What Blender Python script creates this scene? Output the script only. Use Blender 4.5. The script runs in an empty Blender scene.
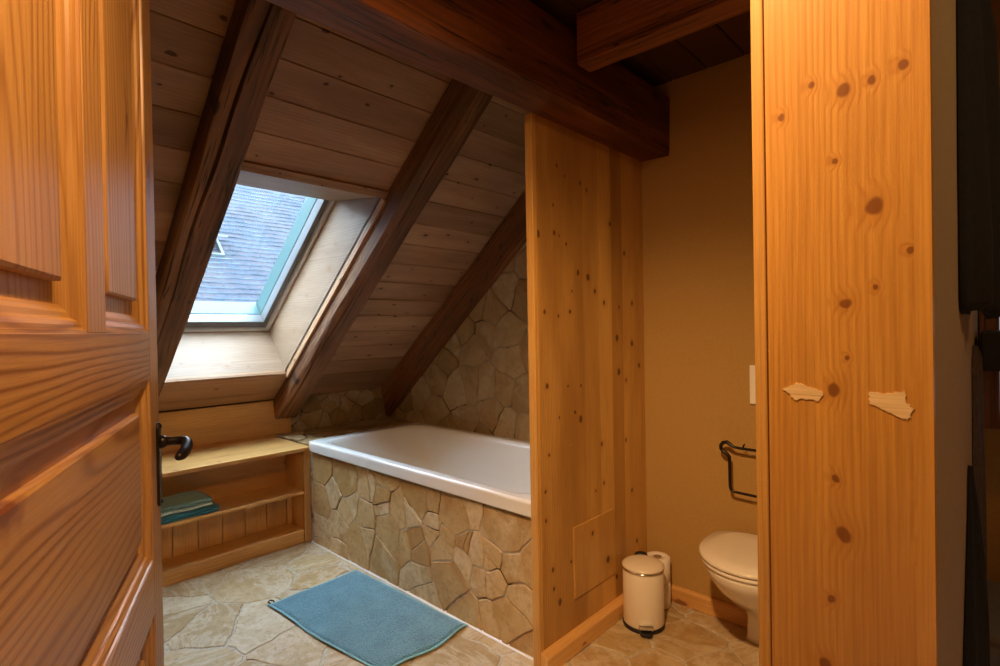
import bpy, bmesh, math, random
from mathutils import Vector, Matrix
random.seed(7)
sc = bpy.context.scene
COL = sc.collection
V3 = Vector

# ------------------------------------------------------------------ materials
class NT:
    def __init__(s, name):
        s.m = bpy.data.materials.new(name); s.m.use_nodes = True
        s.t = s.m.node_tree; s.t.nodes.clear()
        s.out = s.n('ShaderNodeOutputMaterial')
    def n(s, typ, **kw):
        nd = s.t.nodes.new(typ)
        for k, v in kw.items(): setattr(nd, k, v)
        return nd
    def l(s, a, b): s.t.links.new(a, b)
    def put(s, sock, v):
        if isinstance(v, bpy.types.NodeSocket): s.l(v, sock)
        else: sock.default_value = v
    def math(s, op, a, b=0.0, c=None, clamp=False):
        nd = s.n('ShaderNodeMath', operation=op, use_clamp=clamp)
        s.put(nd.inputs[0], a); s.put(nd.inputs[1], b)
        if c is not None: s.put(nd.inputs[2], c)
        return nd.outputs[0]
    def vmul(s, a, vec):
        nd = s.n('ShaderNodeVectorMath', operation='MULTIPLY'); s.put(nd.inputs[0], a); nd.inputs[1].default_value = vec
        return nd.outputs[0]
    def vadd(s, a, b):
        nd = s.n('ShaderNodeVectorMath', operation='ADD'); s.put(nd.inputs[0], a); s.put(nd.inputs[1], b)
        return nd.outputs[0]
    def noise(s, vec, scale, detail=2.0, rough=.5, dist=0.0):
        nd = s.n('ShaderNodeTexNoise'); s.l(vec, nd.inputs['Vector'])
        nd.inputs['Scale'].default_value = scale; nd.inputs['Detail'].default_value = detail
        nd.inputs['Roughness'].default_value = rough; nd.inputs['Distortion'].default_value = dist
        return nd
    def smooth(s, v, a, b, lo=0., hi=1.):
        nd = s.n('ShaderNodeMapRange', interpolation_type='SMOOTHSTEP')
        s.put(nd.inputs[0], v); nd.inputs[1].default_value = a; nd.inputs[2].default_value = b
        nd.inputs[3].default_value = lo; nd.inputs[4].default_value = hi
        return nd.outputs[0]
    def mix(s, f, a, b, mode='MIX'):
        nd = s.n('ShaderNodeMix', data_type='RGBA', blend_type=mode)
        s.put(nd.inputs[0], f)
        for i, v in ((6, a), (7, b)):
            if isinstance(v, bpy.types.NodeSocket): s.l(v, nd.inputs[i])
            else: nd.inputs[i].default_value = (*v[:3], 1)
        return nd.outputs[2]
    def attr(s, nm):
        return s.n('ShaderNodeAttribute', attribute_name=nm)
    def bsdf(s, col, rough=.5, bump=None, bstr=.2, bdist=.002, metal=0., spec=.5, coat=0., sheen=0.):
        b = s.n('ShaderNodeBsdfPrincipled')
        if isinstance(col, bpy.types.NodeSocket): s.l(col, b.inputs['Base Color'])
        else: b.inputs['Base Color'].default_value = (*col[:3], 1)
        s.put(b.inputs['Roughness'], rough); b.inputs['Metallic'].default_value = metal
        b.inputs['Specular IOR Level'].default_value = spec
        b.inputs['Coat Weight'].default_value = coat; b.inputs['Sheen Weight'].default_value = sheen
        if bump is not None:
            bn = s.n('ShaderNodeBump'); bn.inputs['Strength'].default_value = bstr; bn.inputs['Distance'].default_value = bdist
            s.l(bump, bn.inputs['Height']); s.l(bn.outputs[0], b.inputs['Normal'])
        s.l(b.outputs[0], s.out.inputs[0])
        return s.m

POST_KNOTS = [(0.161, 1.58, 0.0065), (0.129, 1.566, 0.0114), (0.101, 1.57, 0.0073), (0.073, 1.576, 0.0083), (0.138, 1.487, 0.0051), (0.057, 1.485, 0.0058), (0.101, 1.43, 0.0147), (0.069, 1.377, 0.0059), (0.1, 1.338, 0.0049), (0.129, 1.323, 0.0101), (0.141, 1.223, 0.0116), (0.059, 1.223, 0.0105), (0.141, 1.118, 0.0064), (0.133, 1.055, 0.014), (0.06, 1.117, 0.0082), (0.056, 1.054, 0.0105), (0.147, 0.975, 0.0065), (0.128, 1.261, 0.0038), (0.154, 0.895, 0.0105), (0.193, 1.555, 0.0068)]
PART_KNOTS = [(1.698, 1.94, 0.013), (1.751, 1.91, 0.0088), (1.67, 1.781, 0.0108), (1.574, 1.657, 0.0208), (1.673, 1.672, 0.0151), (1.706, 1.664, 0.0087), (1.752, 1.637, 0.0111), (1.857, 1.902, 0.0137), (1.904, 1.881, 0.0116), (1.832, 1.526, 0.0182), (1.905, 1.513, 0.0233), (2.087, 1.762, 0.0173), (2.206, 1.643, 0.0153), (1.957, 1.456, 0.0166), (2.028, 1.406, 0.0145), (1.606, 1.362, 0.0147), (1.772, 1.364, 0.0134), (1.694, 1.347, 0.0109), (2.273, 1.412, 0.0156), (1.788, 1.449, 0.009), (2.154, 1.391, 0.0126), (1.614, 1.077, 0.019), (1.75, 1.065, 0.0111), (1.841, 1.057, 0.0114), (1.795, 0.954, 0.0135), (1.837, 0.92, 0.0228), (1.69, 0.946, 0.0087), (1.994, 0.79, 0.0144), (2.267, 1.222, 0.0208), (2.132, 1.249, 0.0225), (2.145, 1.094, 0.0251), (2.331, 1.114, 0.0186), (1.619, 0.811, 0.0106), (2.005, 0.616, 0.0121), (2.247, 0.529, 0.0156), (1.594, 0.675, 0.0126), (2.207, 1.052, 0.0128), (2.198, 0.774, 0.0128), (1.941, 0.596, 0.0095), (2.286, 0.276, 0.0158), (2.02, 0.277, 0.0243), (2.101, 0.173, 0.0174), (1.902, 0.427, 0.014), (1.674, 0.221, 0.0217), (1.632, 0.361, 0.0149), (1.637, 0.286, 0.0128), (1.755, 0.353, 0.0111), (1.594, 0.563, 0.0126)]
def wood(name, light, dark, ring=.5, freq=110., knots=.5, knotcol=(.06, .022, .008), tone=.25, rough=.42, coat=0., warp=.05, kscale=(7, 7, 2.6), ksize=.10, klist=None, kmul=.6, rpow=2.2, cracks=0., bstr=.15):
    t = NT(name)
    wc = t.attr('wc').outputs['Vector']; rnd = t.attr('rnd').outputs['Fac']
    st = t.vmul(wc, (1, 1, .16))
    nz = t.noise(st, 5, 2, .5).outputs['Fac']
    # knots
    kn = t.n('ShaderNodeTexVoronoi', voronoi_dimensions='2D'); kn.inputs['Scale'].default_value = 1
    wob = t.noise(wc, 30, 2, .5)
    kx = t.n('ShaderNodeSeparateXYZ'); t.l(wc, kx.inputs[0]); kc = t.n('ShaderNodeCombineXYZ'); t.l(t.math('MULTIPLY', kx.outputs[0], kscale[0]), kc.inputs[0]); t.l(t.math('MULTIPLY', kx.outputs[2], kscale[2]), kc.inputs[1])
    kv = t.vadd(kc.outputs[0], t.vmul(wob.outputs['Color'], (.12, .12, .12)))
    t.l(kv, kn.inputs['Vector'])
    sep = t.n('ShaderNodeSeparateColor'); t.l(kn.outputs['Color'], sep.inputs[0])
    pick = t.math('LESS_THAN', sep.outputs[0], knots)
    size = t.math('MULTIPLY_ADD', t.math('POWER', sep.outputs[1], 2.), ksize, .035)
    q = t.math('DIVIDE', kn.outputs['Distance'], size)
    if klist:                                   # knots where the board has them
        wz = t.vadd(t.vmul(wc, (1, 0, .8)), t.vmul(wob.outputs['Color'], (.010, 0, .010))); q = None
        for u, v, z in klist:
            nd = t.n('ShaderNodeVectorMath', operation='DISTANCE'); t.l(wz, nd.inputs[0]); nd.inputs[1].default_value = (u + .005, 0, v * .8 + .005)
            d = t.math('DIVIDE', nd.outputs['Value'], z * kmul)
            q = d if q is None else t.math('MINIMUM', q, d)
        pick = 1.
    core = t.math('MULTIPLY', t.smooth(q, 1.15, .65), pick)
    halo = t.math('MULTIPLY', t.smooth(q, 3.4, .6), pick)
    # rings
    sx = t.n('ShaderNodeSeparateXYZ'); t.l(wc, sx.inputs[0])
    r2 = t.math('ADD', t.math('POWER', t.math('ABSOLUTE', t.math('MULTIPLY_ADD', rnd, .6, sx.outputs[0]) if klist else sx.outputs[0]), 2.), t.math('POWER', t.math('ABSOLUTE', sx.outputs[1]), 2.))
    r = t.math('SQRT', r2)
    r = t.math('ADD', r, t.math('MULTIPLY', nz, warp))
    r = t.math('ADD', r, t.math('MULTIPLY', halo, .0035 if klist else .010))
    ph = t.math('MULTIPLY', r, freq * 6.2832)
    rg = t.math('MULTIPLY_ADD', t.math('SINE', ph), .5, .5)
    rg = t.math('POWER', rg, rpow)
    amp = t.smooth(t.noise(st, 9, 1).outputs['Fac'], .3, .7, .45, 1.)
    rg = t.math('MULTIPLY', t.math('MULTIPLY', rg, amp), ring)
    fib = t.noise(t.vmul(wc, (420, 420, 9)), 1, 2, .6).outputs['Fac']
    c = t.mix(rg, light, dark)
    fb = t.smooth(fib, .3, .75, .88, 1.08)
    big = t.noise(t.vmul(wc, (9, 9, 1.3)), 1, 2, .5).outputs['Fac']
    tn = t.math('ADD', t.smooth(big, .25, .75, 1 - tone * .5, 1 + tone * .4), t.math('MULTIPLY', t.math('SUBTRACT', rnd, .5), tone))
    vv = t.math('MULTIPLY', tn, fb)
    cb = t.n('ShaderNodeCombineXYZ'); t.l(vv, cb.inputs[0])
    t.l(t.math('POWER', vv, 1.25), cb.inputs[1]); t.l(t.math('POWER', vv, 1.5), cb.inputs[2])
    c = t.mix(1., c, cb.outputs[0], 'MULTIPLY')
    c = t.mix(t.math('MULTIPLY', halo, .35), c, dark)
    c = t.mix(t.math('MULTIPLY', core, .88), c, knotcol)
    hgt = t.math('ADD', t.math('MULTIPLY', rg, -1.), t.math('MULTIPLY', fib, -.5))
    if cracks:
        cr = t.noise(t.vmul(wc, (26, 26, .7)), 1, 3, .55, .4).outputs['Fac']
        ck = t.math('MULTIPLY', t.smooth(t.math('ABSOLUTE', t.math('SUBTRACT', cr, .5)), .016, .002), cracks)
        c = t.mix(ck, c, (.012, .006, .003)); hgt = t.math('ADD', hgt, t.math('MULTIPLY', ck, -5.))
    return t.bsdf(c, rough, hgt, bstr, .002, coat=coat)

def stone(name, cols, grain=1.0, rough=.6, stain=.5, pale=0.):
    t = NT(name)
    wc = t.attr('wc').outputs['Vector']; rnd = t.attr('rnd').outputs['Fac']
    rp = t.n('ShaderNodeValToRGB'); e = rp.color_ramp.elements
    e[0].color = (*cols[0], 1); e[1].color = (*cols[-1], 1)
    for i, c in list(enumerate(cols))[1:-1]: e.new(i / (len(cols) - 1)).color = (*c, 1)
    n1 = t.noise(wc, 5, 4, .6, .8).outputs['Fac']
    f = t.math('ADD', t.math('MULTIPLY_ADD', rnd, 1.1, -.05), t.math('MULTIPLY', t.math('SUBTRACT', n1, .5), .8), clamp=True)
    t.l(f, rp.inputs[0])
    n2 = t.noise(wc, 34, 5, .7).outputs['Fac']
    c = t.mix(t.smooth(n2, .46, .72, 0, .5), rp.outputs[0], (.30, .18, .075))
    bands = t.noise(t.vmul(wc, (3, 3, 14)), 1.6, 4, .6, 1.6).outputs['Fac']
    c = t.mix(t.smooth(bands, .55, .68, 0, stain), c, (.46, .28, .11))
    n3 = t.noise(wc, 210, 2, .6).outputs['Fac']
    c = t.mix(t.smooth(n3, .3, .8, 0, .25), c, (.74, .66, .52), 'MULTIPLY')
    if pale:
        vn = t.noise(t.vmul(wc, (1.1, 2.4, 2)), 2.0, 6, .7, .5).outputs['Fac']
        c = t.mix(t.smooth(t.math('ABSOLUTE', t.math('SUBTRACT', vn, .5)), .05, .0, 0, pale), c, (.72, .64, .52))
    h = t.math('ADD', t.math('MULTIPLY', n1, 2.), t.math('ADD', n2, t.math('MULTIPLY', bands, .8)))
    return t.bsdf(c, t.smooth(n2, .3, .7, rough - .12, rough + .12), h, .45 * grain, .006)

def plain(name, col, rough=.5, metal=0., noise=0., scale=40., spec=.5, coat=0., bstr=.1, sheen=0.):
    t = NT(name)
    if not noise: return t.bsdf(col, rough, metal=metal, spec=spec, coat=coat, sheen=sheen)
    tc = t.n('ShaderNodeTexCoord').outputs['Object']
    nz = t.noise(tc, scale, 4, .6).outputs['Fac']
    lo = tuple(c * (1 - noise) for c in col); hi = tuple(min(1, c * (1 + noise)) for c in col)
    return t.bsdf(t.mix(t.smooth(nz, .25, .75), lo, hi), rough, nz, bstr, .002, metal=metal, spec=spec, coat=coat, sheen=sheen)

M = {}
M['pine'] = wood('pine_panel', (.58, .325, .090), (.41, .19, .038), ring=.6, freq=120, knots=0, knotcol=(.09, .028, .008), tone=.36, rough=.40, warp=.05, klist=PART_KNOTS)
M['pine_post'] = wood('pine_post_board', (.62, .315, .068), (.42, .165, .026), ring=.42, freq=300, knots=0, knotcol=(.20, .065, .014), tone=.16, rough=.38, warp=.030, klist=POST_KNOTS)
M['pine_strip'] = wood('pine_strip', (.66, .37, .10), (.50, .23, .045), ring=.5, freq=150, knots=.2, tone=.16, rough=.38, kscale=(9, 1, 3))
M['pine_shelf'] = wood('pine_shelf', (.74, .42, .14), (.56, .26, .06), ring=.4, freq=85, knots=.4, knotcol=(.2, .07, .02), tone=.25, rough=.45)
M['pine_boards'] = wood('pine_ceiling_boards', (.48, .265, .135), (.33, .16, .075), ring=.45, freq=90, knots=.55, knotcol=(.05, .018, .008), tone=.45, rough=.55, kscale=(9, .01, 5.0), ksize=.05)
M['pine_pale'] = wood('pine_pale_lining', (.35, .232, .148), (.26, .15, .08), ring=.55, freq=80, knots=.4, knotcol=(.3, .16, .07), tone=.2, rough=.5, kscale=(8, .01, 5.5))
M['old_beam'] = wood('old_hewn_timber', (.37, .170, .068), (.15, .058, .021), ring=.55, freq=45, knots=.4, knotcol=(.02, .008, .004), tone=.75, rough=.6, cracks=.85, warp=.12, bstr=.5)
M['door'] = wood('door_pine', (.50, .27, .088), (.235, .085, .020), ring=.85, rpow=3.2, freq=68, knots=.22, knotcol=(.17, .05, .012), tone=.22, rough=.36, warp=.16, kscale=(6, 6, 2.2))
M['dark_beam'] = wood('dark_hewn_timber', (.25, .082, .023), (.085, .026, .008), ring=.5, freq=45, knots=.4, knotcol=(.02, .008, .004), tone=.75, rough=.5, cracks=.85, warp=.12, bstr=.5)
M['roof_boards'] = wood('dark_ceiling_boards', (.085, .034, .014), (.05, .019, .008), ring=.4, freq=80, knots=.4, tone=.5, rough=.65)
M['stone_wall'] = stone('wall_flagstone', [(.46, .275, .10), (.58, .39, .17), (.67, .50, .27), (.53, .33, .125), (.72, .58, .37), (.48, .31, .115)], 1.0, .62)
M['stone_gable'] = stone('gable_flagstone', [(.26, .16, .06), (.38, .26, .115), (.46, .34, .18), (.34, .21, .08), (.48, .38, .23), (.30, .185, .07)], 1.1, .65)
M['stone_floor'] = stone('floor_flagstone', [(.40, .27, .12), (.55, .42, .25), (.44, .28, .11), (.62, .51, .35), (.50, .36, .18)], .8, .5, .4, .4)
M['grout'] = plain('grout', (.52, .46, .37), .9, noise=.2, scale=60, bstr=.4)
def two_tone(name, a, b, scale):
    t = NT(name); tc = t.n('ShaderNodeTexCoord').outputs['Object']; n1 = t.noise(tc, scale, 3, .6).outputs['Fac']; n2 = t.noise(tc, 60, 4, .6).outputs['Fac']
    return t.bsdf(t.mix(t.smooth(n1, .37, .50), a, b), .95, n2, .8, .006)
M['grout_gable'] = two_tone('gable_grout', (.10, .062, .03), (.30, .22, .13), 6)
M['grout_dark'] = two_tone('wall_grout', (.09, .055, .03), (.52, .46, .38), 5.5)
M['plaster'] = plain('tan_plaster', (.44, .265, .080), .9, noise=.06, scale=120, bstr=.25)
M['plaster_grey'] = plain('grey_plaster', (.37, .28, .16), .9, noise=.06, scale=60, bstr=.15)
M['enamel'] = plain('white_enamel', (.86, .84, .80), .12, coat=.5)
M['ceramic'] = plain('cream_ceramic', (.84, .78, .68), .12, coat=.4)
M['bin_paint'] = plain('cream_painted_steel', (.80, .71, .58), .35)
M['paper'] = plain('white_tissue', (.86, .80, .72), .9, noise=.03, scale=200)
M['cardboard'] = plain('cardboard_core', (.28, .17, .10), .9)
M['chrome'] = plain('chrome', (.80, .78, .75), .14, metal=1.)
M['black_plastic'] = plain('black_plastic', (.012, .012, .014), .4)
M['iron'] = plain('dark_iron', (.035, .028, .026), .32, metal=.75, noise=.3, scale=60)
M['white_paint'] = plain('white_lacquer', (.80, .82, .84), .35)
M['roof_light_metal'] = plain('roof_light_metal', (.035, .045, .05), .5)
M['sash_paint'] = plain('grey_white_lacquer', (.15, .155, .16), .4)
M['skylit_white'] = plain('skylit_cyan_tint', (.050, .105, .108), .35)  # white casing; cyan cast of daylight through glass is put into the colour
M['grey_metal'] = plain('grey_window_metal', (.40, .41, .43), .4)
M['switch'] = plain('white_plate_plastic', (.85, .82, .76), .3)
M['black_cloth'] = plain('black_cloth', (.008, .008, .010), .95, noise=.4, scale=70)
M['dark_cloth'] = plain('dark_brown_cloth', (.075, .048, .026), .95, noise=.4, scale=60)
M['silicone'] = plain('white_sealant', (.78, .76, .72), .5)
M['grey_box'] = plain('grey_painted_box', (.20, .20, .20), .5, noise=.1)

def terry(name, a, b, scale=260, bd=.004):
    t = NT(name); tc = t.n('ShaderNodeTexCoord').outputs['Object']
    v = t.n('ShaderNodeTexVoronoi'); v.inputs['Scale'].default_value = scale; t.l(tc, v.inputs['Vector'])
    n1 = t.noise(tc, scale * .45, 3, .7).outputs['Fac']; n2 = t.noise(tc, 9, 3, .6).outputs['Fac']
    f = t.math('ADD', t.math('MULTIPLY', n1, .75), t.math('MULTIPLY', n2, .35))
    h = t.math('SUBTRACT', n1, v.outputs['Distance'])
    return t.bsdf(t.mix(t.smooth(f, .35, .75), a, b), .95, h, .9, bd, sheen=.3)
M['mat'] = terry('teal_terry', (.05, .20, .29), (.145, .37, .47))
M['mat_hem'] = plain('teal_hem_weave', (.22, .44, .52), .9, noise=.2, scale=200)
M['towel_grey'] = terry('grey_teal_terry', (.19, .44, .52), (.30, .58, .68), 200, .003)
M['towel_teal'] = terry('deep_teal_terry', (.02, .19, .27), (.045, .28, .38), 200, .003)
M['towel_hem'] = plain('pale_teal_hem', (.62, .86, .88), .9, noise=.2, scale=120)

def glass_mat():
    t = NT('window_glass')
    tr = t.n('ShaderNodeBsdfTransparent'); tr.inputs[0].default_value = (.93, .985, .99, 1)
    gl = t.n('ShaderNodeBsdfGlossy'); gl.inputs['Roughness'].default_value = .01
    lw = t.n('ShaderNodeLayerWeight'); lw.inputs[0].default_value = .5; fr = t.math('MULTIPLY_ADD', t.math('POWER', lw.outputs['Facing'], 5.), .9, .03)
    mx = t.n('ShaderNodeMixShader'); t.l(fr, mx.inputs[0]); t.l(tr.outputs[0], mx.inputs[1]); t.l(gl.outputs[0], mx.inputs[2])
    t.l(mx.outputs[0], t.out.inputs[0]); return t.m
M['glass'] = glass_mat()
def tile_mat():
    t = NT('weathered_roof_tiles')
    wc = t.attr('wc').outputs['Vector']; rnd = t.attr('rnd').outputs['Fac']
    br = t.n('ShaderNodeTexBrick'); br.offset = .5; t.l(wc, br.inputs['Vector'])
    br.inputs['Scale'].default_value = 1; br.inputs['Brick Width'].default_value = .17; br.inputs['Row Height'].default_value = .115
    br.inputs['Mortar Size'].default_value = .006
    br.inputs['Color1'].default_value = (.016, .022, .034, 1); br.inputs['Color2'].default_value = (.026, .024, .032, 1); br.inputs['Mortar'].default_value = (.008, .011, .018, 1)
    n1 = t.noise(wc, 1.3, 4, .65).outputs['Fac']
    c = t.mix(t.smooth(n1, .4, .7, 0, .8), br.outputs['Color'], (.034, .027, .030))
    n2 = t.noise(wc, 30, 3, .6).outputs['Fac']
    c = t.mix(t.smooth(n2, .45, .8, 0, .5), c, (.040, .056, .080))
    return t.bsdf(c, .85, spec=.2)
M['tiles'] = tile_mat()

M['tile_edge'] = plain('pale_tile_ends', (.075, .10, .125), .8, noise=.6, scale=3, spec=.2)
# ------------------------------------------------------------------ mesh builder
def perm(g):
    return {0: (1, 2, 0), 1: (0, 2, 1), 2: (0, 1, 2)}[g]
class MB:
    def __init__(s): s.v = []; s.f = []; s.wc = []; s.r = []; s.mi = []; s.sm = []
    def add(s, verts, faces, wl=None, grain=2, mat=0, smooth=False, off=None, rnd=None, raw=False):
        """verts: world/local positions; wl: positions for the grain coordinates (defaults to verts)"""
        b = len(s.v); wl = wl or verts; p = list(perm(grain))
        ex = [max(w[i] for w in wl) - min(w[i] for w in wl) for i in range(3)]
        if ex[p[1]] > ex[p[0]]: p[0], p[1] = p[1], p[0]
        if off is None: off = (random.uniform(.03, .16) * random.choice((-1, 1)), random.uniform(.02, .10) * random.choice((-1, 1)), random.uniform(-20, 20))
        if rnd is None: rnd = random.random()
        c = [sum(w[i] for w in wl) / len(wl) for i in range(3)] if not raw else (0, 0, 0)
        if raw: off = (0, 0, 0)
        for v, w in zip(verts, wl):
            s.v.append(tuple(v)); q = [w[i] - c[i] for i in range(3)]
            s.wc.append((q[p[0]] + off[0], q[p[1]] + off[1], q[p[2]] + off[2])); s.r.append(rnd)
        for f in faces:
            s.f.append([b + i for i in f]); s.mi.append(mat); s.sm.append(smooth)
        return s
    def box(s, lo, hi, grain=0, fr=None, mat=0, **k):
        """box in the frame fr=(origin, X, Y, Z)"""
        w = [(x, y, z) for x in (lo[0], hi[0]) for y in (lo[1], hi[1]) for z in (lo[2], hi[2])]
        f = [(0, 1, 3, 2), (4, 6, 7, 5), (0, 4, 5, 1), (2, 3, 7, 6), (0, 2, 6, 4), (1, 5, 7, 3)]
        vs = [fr[0] + fr[1] * a + fr[2] * b + fr[3] * c for a, b, c in w] if fr else w
        return s.add(vs, f, w, grain, mat, **k)
    def prism(s, poly, lo, hi, ax=0, grain=1, mat=0, **k):
        """polygon in the two other axes extruded along ax"""
        def P(a, b, t):
            return {0: (t, a, b), 1: (a, t, b), 2: (a, b, t)}[ax]
        n = len(poly); vs = [P(a, b, lo) for a, b in poly] + [P(a, b, hi) for a, b in poly]
        f = [tuple(range(n))[::-1], tuple(range(n, 2 * n))] + [(i, (i + 1) % n, n + (i + 1) % n, n + i) for i in range(n)]
        return s.add(vs, f, None, grain, mat, **k)
    def loft(s, rings, mat=0, cap0=False, cap1=False, smooth=True, grain=2, closed=True, **k):
        n = len(rings[0]); vs = [p for r in rings for p in r]; f = []
        for j in range(len(rings) - 1):
            for i in range(n if closed else n - 1):
                a, b = j * n + i, j * n + (i + 1) % n
                f.append((a, b, b + n, a + n))
        if cap0: f.append(tuple(range(n))[::-1])
        if cap1: f.append(tuple(range((len(rings) - 1) * n, len(rings) * n)))
        return s.add(vs, f, None, grain, mat, smooth, **k)
    def lathe(s, prof, c=(0, 0, 0), n=40, mat=0, cap0=True, cap1=True, **k):
        return s.loft([[(c[0] + r * math.cos(6.28318 * i / n), c[1] + r * math.sin(6.28318 * i / n), c[2] + z) for i in range(n)] for r, z in prof], mat, cap0, cap1, **k)
    def tube(s, pts, r, n=10, mat=0, **k):
        pts = [V3(p) for p in pts]; rad = r if isinstance(r, (list, tuple)) else [r] * len(pts)
        rings = []; up = None
        for i, p in enumerate(pts):
            t = (pts[min(i + 1, len(pts) - 1)] - pts[max(i - 1, 0)]).normalized()
            if up is None: up = V3((0, 0, 1)) if abs(t.z) < .9 else V3((1, 0, 0))
            a = t.cross(up).normalized(); up = a.cross(t).normalized()
            rings.append([p + (a * math.cos(6.28318 * q / n) + up * math.sin(6.28318 * q / n)) * rad[i] for q in range(n)])
        return s.loft(rings, mat, True, True, **k)
    def build(s, name, mats, parent=None, bevel=0., seg=2, sub=0, fix=True, ang=35):
        me = bpy.data.meshes.new(name); me.from_pydata(s.v, [], s.f)
        a = me.attributes.new('wc', 'FLOAT_VECTOR', 'POINT'); a.data.foreach_set('vector', [c for w in s.wc for c in w])
        a = me.attributes.new('rnd', 'FLOAT', 'POINT'); a.data.foreach_set('value', s.r)
        me.polygons.foreach_set('material_index', s.mi); me.polygons.foreach_set('use_smooth', s.sm)
        for m in (mats if isinstance(mats, (list, tuple)) else [mats]): me.materials.append(m)
        if fix:
            bm = bmesh.new(); bm.from_mesh(me); bmesh.ops.recalc_face_normals(bm, faces=bm.faces); bm.to_mesh(me); bm.free()
        me.update()
        o = bpy.data.objects.new(name, me); COL.objects.link(o)
        if parent: o.parent = parent
        if bevel:
            b = o.modifiers.new('bevel', 'BEVEL'); b.width = bevel; b.segments = seg; b.limit_method = 'ANGLE'; b.angle_limit = math.radians(ang)
        if sub:
            b = o.modifiers.new('subdiv', 'SUBSURF'); b.levels = sub; b.render_levels = sub
        return o
def tag(o, label, cat, group=None, kind=None):
    o['label'] = label; o['category'] = cat
    if group: o['group'] = group
    if kind: o['kind'] = kind
    return o
def empty(name, loc=(0, 0, 0), rz=0.):
    o = bpy.data.objects.new(name, None); COL.objects.link(o); o.location = loc; o.rotation_euler = (0, 0, rz); o.empty_display_size = .1
    return o

# hand-hewn timber: box lofted along its length with wandering edges
def hewn(mb, p0, p1, X, Y, w, h, n=26, jit=.006, taper0=None, wane=.012, seed=1, grain=2, notch=None):
    """p0, p1: centre of the ends (Vectors); X, Y: cross axes (unit); w, h: size along X, Y"""
    rg = random.Random(seed); p0, p1, X, Y = V3(p0), V3(p1), V3(X), V3(Y); L = (p1 - p0).length
    ph = [[rg.uniform(0, 6.28) for _ in range(4)] for _ in range(8)]
    rings = []; wl = []
    for i in range(n + 1):
        t = i / n; c = p0.lerp(p1, t); row = []; wr = []
        k = 0
        for sx, sy in ((-1, -1), (1, -1), (1, 1), (-1, 1)):
            for e in (0, 1):
                q = ph[k]; k += 1
                d = jit * (math.sin(q[0] + t * L * 2.3) + .6 * math.sin(q[1] + t * L * 6.1) + .35 * math.sin(q[2] + t * L * 17))
                wa = wane * (1 + .6 * math.sin(q[3] + t * L * 3.1))
                a, b = sx * w / 2, sy * h / 2
                first = (sx * sy > 0)
                if (e == 0) == first: b -= sy * wa; a += d * .5
                else: a -= sx * wa; b += d * .5
                if notch is not None and k == 3:
                    a0 = notch + .010 * math.sin(t * L * 2.1 + ph[0][0]) + .004 * math.sin(t * L * 9 + ph[1][0]); op = .0050 + .0025 * math.sin(t * L * 3.3 + ph[2][0])
                    for qa, qb in ((a0 - op, -h / 2), (a0 + .002, -h / 2 + .035), (a0 + op, -h / 2)): row.append(c + X * qa + Y * qb); wr.append((qa, qb, t * L))
                row.append(c + X * a + Y * b); wr.append((a, b, t * L))
        rings.append(row); wl.append(wr)
    m = len(rings[0]); f = []
    for j in range(n):
        for i in range(m):
            a, b = j * m + i, j * m + (i + 1) % m
            f.append((a, b, b + m, a + m))
    f += [tuple(range(m))[::-1], tuple(range(n * m, n * m + m))]
    mb.add([v for r in rings for v in r], f, [v for r in wl for v in r], grain, off=(rg.uniform(.05, .12), rg.uniform(.05, .1), rg.uniform(-9, 9)))

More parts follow.
